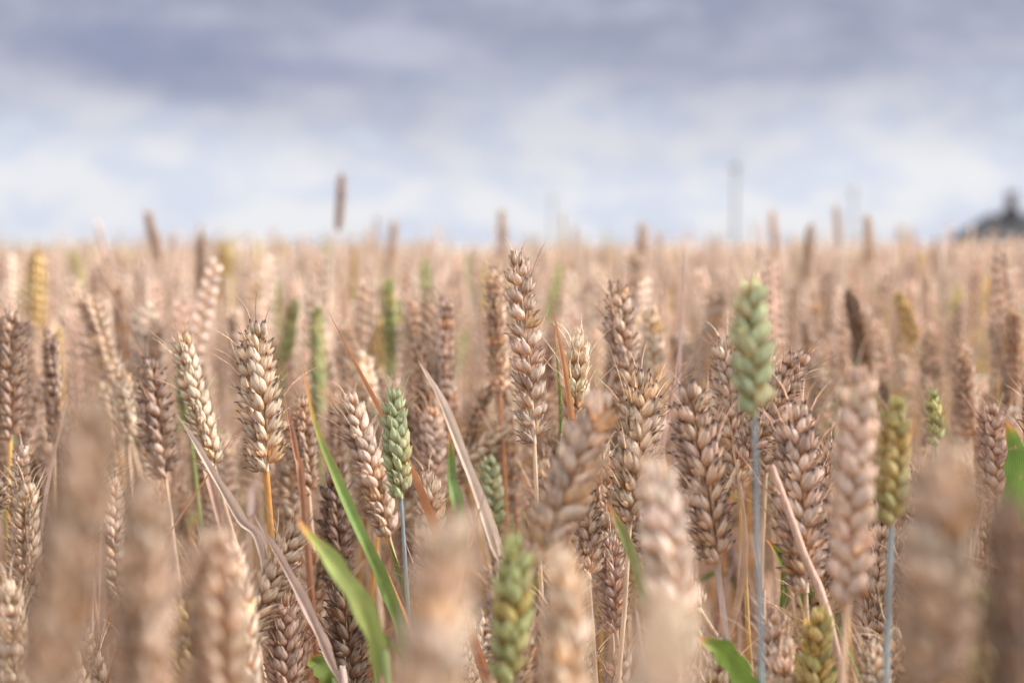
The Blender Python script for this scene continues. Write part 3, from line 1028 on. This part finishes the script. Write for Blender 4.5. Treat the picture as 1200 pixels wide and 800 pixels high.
# labels of these plants: their look, and where they stand beside a plant one can find
LOOK = {'ripe': 'beige', 'pale': 'pale cream', 'tan': 'tan', 'brown': 'dark brown', 'gold': 'golden', 'green': 'green', 'ygreen': 'yellow-green'}
byl = {}
for f in FILL:
    (tx, ty), (bx, by) = f['px']
    cx, cy = (tx + bx) / 2, (ty + by) / 2
    best = min(HEROES, key=lambda h: ((h['px'][0][0] + h['px'][1][0]) / 2 - cx) ** 2 + (((h['px'][0][1] + h['px'][1][1]) / 2 - cy) * .8) ** 2 + (40 if h['d'] > f['d'] else 0))
    hx = (best['px'][0][0] + best['px'][1][0]) / 2
    hy = (best['px'][0][1] + best['px'][1][1]) / 2
    rel = 'left of' if cx < hx - 6 else ('right of' if cx > hx + 6 else 'in line with')
    if cy < hy - 35:
        rel = 'above and ' + rel
    elif cy > hy + 35:
        rel = 'below and ' + rel
    look = LOOK[f['kind']]
    if f['dark'] > .75 and f['kind'] != 'brown':
        look += ' sooty-tipped'
    byl.setdefault((look, rel, best['anchor']), []).append(f)
NTH = ['', 'farther '] + [q + '-nearest ' for q in 'third fourth fifth sixth seventh eighth ninth tenth'.split()]
for (look, rel, anc), fs in byl.items():
    fs.sort(key=lambda q: q['d'])
    for i, f in enumerate(fs):
        tag(f['root'], f'{NTH[min(i, 9)]}{look} ear {rel} {anc}', 'wheat', 'wheat plants of the field')


# ---------------------------------------------------------------- all the plants beyond: one mesh
def ear_template(seed, lod):
    r = random.Random(seed)
    parts = []
    n = {1: 18, 5: 17, 2: 14}[lod]
    for i in range(n):
        s = 0.02 + .88 * i / (n - 1)
        sgn = 1 if i % 2 else -1
        tilt = R(26 * (1 - .35 * s) + r.uniform(-5, 5))
        size = .72 + .32 * math.sin(math.pi * min(1, .16 + .8 * s))
        if i == n - 1:
            tilt = 0
        if lod == 1:
            V, F, t, rr = spikelet_parts(seed * 50 + i, 4, 5)
        elif lod == 5:
            V, F, t = hull(.0105, .0042, .0031, 4, 4, .05)
        else:
            V, F, t = hull(.0105, .0044, .0029, 3, 4, .04)
            rr = np.full(len(V), r.random())
        V = V * size
        V = V @ rotm('Y', tilt).T
        if sgn < 0:
            V = V @ rotm('Z', math.pi).T
        V = V + np.array([.0009 * sgn, 0, s * .082])
        parts.append((V, F, t, r.random()))
    return join(parts)


def spindle(seed, rings=7, segs=5):
    r = random.Random(seed)
    V, t = [], []
    for i in range(rings):
        s = i / (rings - 1)
        w = np.interp(s, [0, .12, .5, .85, 1], [.25, .9, 1, .75, .1])
        for k in range(segs):
            a = 2 * math.pi * (k + .5 * (i % 2)) / segs
            q = .0072 * w * r.uniform(.8, 1.25)
            V.append((q * math.cos(a), q * .8 * math.sin(a), .085 * s))
            t.append(r.random())
    F = []
    for i in range(rings - 1):
        for k in range(segs):
            a, b = i * segs + k, i * segs + (k + 1) % segs
            F.append((a, b, b + segs, a + segs))
    V = np.array(V)
    return V, tri(F), np.array(t) * .8, np.array([r.random() for _ in V])


TEM = {5: [ear_template(40 + k, 5) for k in range(5)], 1: [ear_template(k, 1) for k in range(4)], 2: [ear_template(20 + k, 2) for k in range(5)], 3: [spindle(k, 6, 4) for k in range(6)], 4: [spindle(k, 4, 3) for k in range(6)]}
AV, AF, AC = [], [], []
OFF = 0


def push(V, F, C):
    global OFF
    AV.append(V.astype(np.float32))
    AF.append((F + OFF).astype(np.int32))
    AC.append(C.astype(np.float32))
    OFF += len(V)


PAL = np.array([RIPE, PALE, TAN, BROWN, GOLD, GREEN, YGREEN])
PALW = np.array([38, 24, 26, 2, 5, 1.8, 1.6])
PALW /= PALW.sum()


def rot_from(yaw, lx, ly):
    """yaw about the axis then lean"""
    c, s = np.cos(yaw), np.sin(yaw)
    Rz = np.zeros((len(yaw), 3, 3))
    Rz[:, 0, 0], Rz[:, 0, 1], Rz[:, 1, 0], Rz[:, 1, 1], Rz[:, 2, 2] = c, -s, s, c, 1
    z = np.stack([lx, ly, np.ones_like(lx)], 1)
    z /= np.linalg.norm(z, axis=1, keepdims=True)
    x = np.cross(np.tile([0, 1.0, 0], (len(yaw), 1)), z)
    x /= np.linalg.norm(x, axis=1, keepdims=True)
    y = np.cross(z, x)
    B = np.stack([x, y, z], 2)
    return B @ Rz, z


def scatter(n, d0, d1, half, margin, lod, hmean, hsd, stick=.0, stick_h=(.01, .05), leaf=True, power=1.0, inner=0.0):
    d = np.sqrt(rng.uniform(0, 1, n) ** power * (d1 ** 2 - d0 ** 2) + d0 ** 2)
    x = rng.uniform(-1, 1, n) * (half * d + margin)
    if inner:
        x = np.sign(x) * (inner * d + .02 + np.abs(x) / (half * d + margin) * margin)
    y = d
    top = .92 + rng.normal(hmean, hsd, n)
    if d1 < 2:
        top = np.minimum(top, .92 - .004)
    st = rng.uniform(0, 1, n) < stick
    top[st] = .92 + rng.uniform(*stick_h, st.sum())
    gz = ground_z(x, y)
    yaw = rng.uniform(0, 2 * np.pi, n)
    lx, ly = rng.normal(0, .13, n), rng.normal(0, .13, n)
    B, z = rot_from(yaw, lx, ly)
    sc = rng.uniform(.82, 1.12, n)
    base = np.stack([x, y, gz + top], 1) - z * (.085 * sc)[:, None]
    kinds = rng.choice(len(PAL), n, p=PALW)
    col = PAL[kinds] * rng.uniform(.82, 1.12, (n, 1)) * rng.uniform(.985, 1.015, (n, 3)) * np.array([1, 1.0, .995])
    dark = np.where(kinds >= 5, .1, rng.uniform(.25, 1, n))
    var = rng.integers(0, len(TEM[lod]), n)
    for v in range(len(TEM[lod])):
        m = np.where(var == v)[0]
        if not len(m):
            continue
        TV, TF, Tt, Tr = TEM[lod][v]
        V = np.einsum('nij,kj->nki', B[m] * sc[m][:, None, None], TV) + base[m][:, None, :]
        warm = 1 - np.clip(Tt / .5, 0, 1)
        C = col[m][:, None, :] * (1 - warm[None, :, None] * np.array([0, .22, .44]))
        C = C * (.8 + .32 * Tr)[None, :, None]
        sm = sstep(Tt, .72, .97)[None, :, None] * dark[m][:, None, None]
        C = C * (1 - sm) + np.array([.085, .062, .066]) * sm
        k = len(TV)
        F = (TF[None] + (np.arange(len(m)) * k)[:, None, None]).reshape(-1, 3)
        push(V.reshape(-1, 3), F, C.reshape(-1, 3))
    # stems, three-sided
    G = np.stack([x - z[:, 0] * .12, y - z[:, 1] * .1, gz], 1)
    mid = base - z * .22
    mid[:, 2] = np.minimum(mid[:, 2], base[:, 2] - .15)
    P = np.stack([base, mid, G], 1)
    rr = np.array([.0011, .0016, .0019])
    ang = np.array([0, 2.094, 4.189])
    ring = np.stack([np.cos(ang), np.sin(ang), 0 * ang], 1)
    V = P[:, :, None, :] + ring[None, None] * rr[None, :, None, None]
    V = V.reshape(n, 9, 3)
    F0 = []
    for i in range(2):
        for k in range(3):
            a, b = i * 3 + k, i * 3 + (k + 1) % 3
            F0 += [(a, b, b + 3), (a, b + 3, a + 3)]
    F0 = np.array(F0)
    F = (F0[None] + (np.arange(n) * 9)[:, None, None]).reshape(-1, 3)
    spal = np.array([STEM[k] for k in ('straw', 'lilac', 'orange', 'gold', 'green')])
    sc_ = spal[rng.choice(5, n, p=[.4, .3, .12, .13, .05])] * rng.uniform(.8, 1.1, (n, 1))
    push(V.reshape(-1, 3), F, np.repeat(sc_, 9, 0))
    if leaf:
        # one or two dry blades each
        for rep in range(2):
            k0 = mid * rng.uniform(.3, .9, (n, 1)) + 0
            tpos = rng.uniform(.1, .95, (n, 1))
            k0 = base * (1 - tpos) + mid * tpos
            an = rng.uniform(0, 2 * np.pi, n)
            o = np.stack([np.cos(an), np.sin(an), np.zeros(n)], 1)
            ln = rng.uniform(.07, .2, (n, 1))
            up = np.array([0, 0, 1.0])
            hang = (rng.uniform(0, 1, (n, 1)) < .6)
            p1 = k0 + o * ln * .2 + up * ln * .28
            p2 = np.where(hang, k0 + o * ln * .45 + up * ln * .08, k0 + o * ln * .25 + up * ln * .62)
            p3 = np.where(hang, k0 + o * ln * .52 - up * ln * .45, k0 + o * ln * .45 + up * ln * .9)
            cap = .90 + gz[:, None]
            for q in (p1, p2, p3):
                q[:, 2:3] = np.minimum(q[:, 2:3], cap)
            sidev = np.cross(o, up) * .6 + o * .5
            w = rng.uniform(.0018, .0032, (n, 1))
            V = np.stack([k0 - sidev * w * .6, k0 + sidev * w * .6, p1 - sidev * w, p1 + sidev * w, p2 - sidev * w * .8, p2 + sidev * w * .8, p3, p3 + sidev * .0002], 1)
            F0 = np.array([(0, 1, 3), (0, 3, 2), (2, 3, 5), (2, 5, 4), (4, 5, 7), (4, 7, 6)])
            F = (F0[None] + (np.arange(n) * 8)[:, None, None]).reshape(-1, 3)
            dp = np.array(DRYC + [(0.15, 0.22, 0.06)])
            c = dp[rng.choice(6, n, p=[.25, .25, .2, .1, .12, .08])] * rng.uniform(.8, 1.15, (n, 1))
            push(V.reshape(-1, 3), F, np.repeat(c, 8, 0))


HALF = .40
scatter(580, 1.12, 1.9, HALF, .10, 1, -.060, .034, .006, (.0, .02))
scatter(1450, 1.85, 3.5, HALF, .2, 5, -.052, .032, .02, (.0, .04))
scatter(2700, 3.4, 7.0, HALF, .35, 2, -.056, .034, .02, (.01, .05))
scatter(7800, 6.8, 30, HALF, .6, 3, -.085, .04, .012, (.03, .12), leaf=False, power=1.3)
scatter(6500, 28, 140, HALF, 1.5, 4, -.10, .05, .012, (.05, .22), leaf=False, power=1.3)
# the crop goes on to either side of the frame
scatter(200, .45, 1.15, HALF, .7, 1, -.075, .034, inner=.42)
# taller plants that stand out of the crop against the sky
scatter(500, 1.9, 7.0, HALF, .2, 5, .010, .026, 0, leaf=False)
scatter(800, 2.8, 9.0, HALF, .3, 2, .012, .026, 0, leaf=False)
# closed far canopy, where single ears can no longer be told apart
cy_ = np.geomspace(16, 330, 110)
cu = np.linspace(-.75, .75, 130)
U, Y = np.meshgrid(cu, cy_)
X = U * (Y + 4)
Zc = ground_z(X, Y) + .76 + rng.normal(0, .022, X.shape)
nx, ny = len(cu), len(cy_)
idx = np.arange(nx * ny).reshape(ny, nx)
Q = np.stack([idx[:-1, :-1].ravel(), idx[:-1, 1:].ravel(), idx[1:, 1:].ravel(), idx[1:, :-1].ravel()], 1)
cc = np.array(RIPE) * .95 * rng.uniform(.7, 1.15, (nx * ny, 1))
push(np.stack([X.ravel(), Y.ravel(), Zc.ravel()], 1), tri(Q), cc)
fm = mesh_np('wheat_crop', np.concatenate(AV), np.concatenate(AF), M_FIELD, smooth=False, colors=np.concatenate(AC))
fo = link('wheat_crop', fm)
tag(fo, 'dense ripe wheat filling the field behind the nearest ears', 'wheat', kind='stuff')



# ---------------------------------------------------------------- wind turbines
M_TURB = plain_material('turbine_paint', (0.20, 0.21, 0.24), .45, .05, .05)


def turbine(px, hub_py, d, label, yaw, rot):
    base_h = 100.0
    hub = at(px, hub_py, d)
    gz = hub.z - base_h
    loc = Vector((hub.x, hub.y, gz))
    root = tag(link('wind_turbine', None, None, loc), label, 'wind turbine', 'wind turbines on the horizon')
    prof = [(0, 2.8), (25, 2.5), (60, 2.1), (base_h - 1.5, 1.6)]
    V, F = tube([Vector((0, 0, z)) for z, _ in prof], [r for _, r in prof], 20)
    link('tower', mesh_np('tower', V, F, M_TURB), root)
    ax = Vector((math.sin(yaw), -math.cos(yaw), 0))
    c = Vector((0, 0, base_h))
    pts = [c - ax * 7.5, c - ax * 7.2, c - ax * 3, c + ax * 2.2, c + ax * 2.6]
    V, F = tube(pts, [.4, 2.3, 3.0, 2.8, 2.0], 14)
    link('nacelle', mesh_np('nacelle', V, F, M_TURB), root)
    hc = c + ax * 4.0
    V, F = tube([c + ax * 2.5, c + ax * 3.4, c + ax * 4.6, c + ax * 5.6, c + ax * 5.9], [1.4, 1.7, 1.6, .8, .05], 14)
    link('hub', mesh_np('hub', V, F, M_TURB), root)
    side = ax.cross(Vector((0, 0, 1)))
    for k in range(3):
        a = rot + k * 2 * math.pi / 3
        u = Vector((0, 0, 1)) * math.cos(a) + side * math.sin(a)
        w = u.cross(ax)
        V = []
        st = [(1, .9, .9), (4, 1.0, .8), (9, 2.0, .45), (22, 1.4, .28), (36, .8, .15), (43, .15, .05)]
        for r_, ch, th in st:
            for kk in range(8):
                an = 2 * math.pi * kk / 8
                V.append(hc + u * r_ + w * (ch * math.cos(an)) + ax * (th * math.sin(an)))
        F = []
        for i in range(len(st) - 1):
            for kk in range(8):
                p0, p1 = i * 8 + kk, i * 8 + (kk + 1) % 8
                F.append((p0, p1, p1 + 8, p0 + 8))
        link('blade', mesh_np('blade', np.array(V), np.array(F), M_TURB), root)


turbine(862, 196, 1750, 'pale wind turbine right of centre, tallest of the three', R(75), R(8))
turbine(1000, 224, 2500, 'faint wind turbine at right, between the tallest turbine and the farmhouse', R(70), R(15))
turbine(647, 234, 3000, 'faintest wind turbine, just right of the tallest wheat ear', R(60), R(40))

# ---------------------------------------------------------------- farmhouse
M_WALL = plain_material('house_wall', (0.10, 0.08, 0.07), .9, .2, 1.5)
M_ROOF = plain_material('slate_roof', (0.028, 0.029, 0.034), .7, .25, 2.0)
M_WOOD = plain_material('dark_wood', (0.06, 0.05, 0.045), .6, .2, 4.0)
M_FRAME = plain_material('window_frame', (0.55, 0.54, 0.5), .5, .05, 4.0)
M_PANE = plain_material('window_pane', (0.03, 0.035, 0.04), .1, .05, 4.0)


def boxm(name, x0, x1, y0, y1, z0, z1, mat, parent):
    V = np.array([(x, y, z) for z in (z0, z1) for y in (y0, y1) for x in (x0, x1)])
    F = np.array([(0, 2, 3, 1), (4, 5, 7, 6), (0, 1, 5, 4), (1, 3, 7, 5), (3, 2, 6, 7), (2, 0, 4, 6)])
    return link(name, mesh_np(name, V, F, mat, smooth=False), parent)


HD = 210.0
hb = at(1200, 285, HD)
hz = float(ground_z(hb.x, hb.y)) - .1
mpp = HD / FPX
house = tag(link('farmhouse', None, None, Vector((hb.x, hb.y, hz))), 'dark farmhouse with hipped slate roof and tall chimney at the right edge', 'building')
eave = at(1200, 284, HD).z - hz
ridge = at(1200, 251, HD).z - hz
xl = (1117 - 1200) * mpp
xr = (1262 - 1200) * mpp
boxm('wall', xl + .5, xr - .5, -4, 4, 0, eave, M_WALL, house)
rl, rr_ = (1157 - 1200) * mpp, (1232 - 1200) * mpp
V = np.array([(xl, -4.6, eave + .003), (xr, -4.6, eave + .003), (xr, 4.6, eave + .003), (xl, 4.6, eave + .003),
              (xl, -4.6, eave + .22), (xr, -4.6, eave + .22), (xr, 4.6, eave + .22), (xl, 4.6, eave + .22), (rl, 0, ridge), (rr_, 0, ridge)])
me = bpy.data.meshes.new('roof')
me.from_pydata([tuple(v) for v in V], [], [(3, 2, 1, 0), (0, 1, 5, 4), (1, 2, 6, 5), (2, 3, 7, 6), (3, 0, 4, 7), (4, 5, 9, 8), (5, 6, 9), (6, 7, 8, 9), (7, 4, 8)])
me.materials.append(M_ROOF)
roof = link('roof', me, house)
cx = (1184 - 1200) * mpp
ctop = at(1200, 225, HD).z - hz
boxm('chimney_base', cx - 1.1, cx + 1.1, -1.0, 1.0, ridge - 1.2, ridge + .7, M_ROOF, roof)
boxm('chimney', cx - .6, cx + .6, -.6, .6, ridge + .703, ctop - .25, M_WALL, roof)
boxm('chimney_cap', cx - .72, cx + .72, -.72, .72, ctop - .247, ctop, M_ROOF, roof)
for wx in (-6.5, -3.6, 2.4, 5.2):
    fr = boxm('window', wx - .55, wx + .55, -4.06, -3.99, 1.0, 2.2, M_FRAME, house)
    for sx in (-.26, .26):
        boxm('pane', wx + sx - .21, wx + sx + .21, -4.075, -4.055, 1.08, 2.12, M_PANE, fr)
dr = boxm('door', -1.2, -.2, -4.05, -3.98, 0, 2.1, M_WOOD, house)
boxm('handle', -.36, -.28, -4.12, -4.04, 1.0, 1.06, M_FRAME, dr)
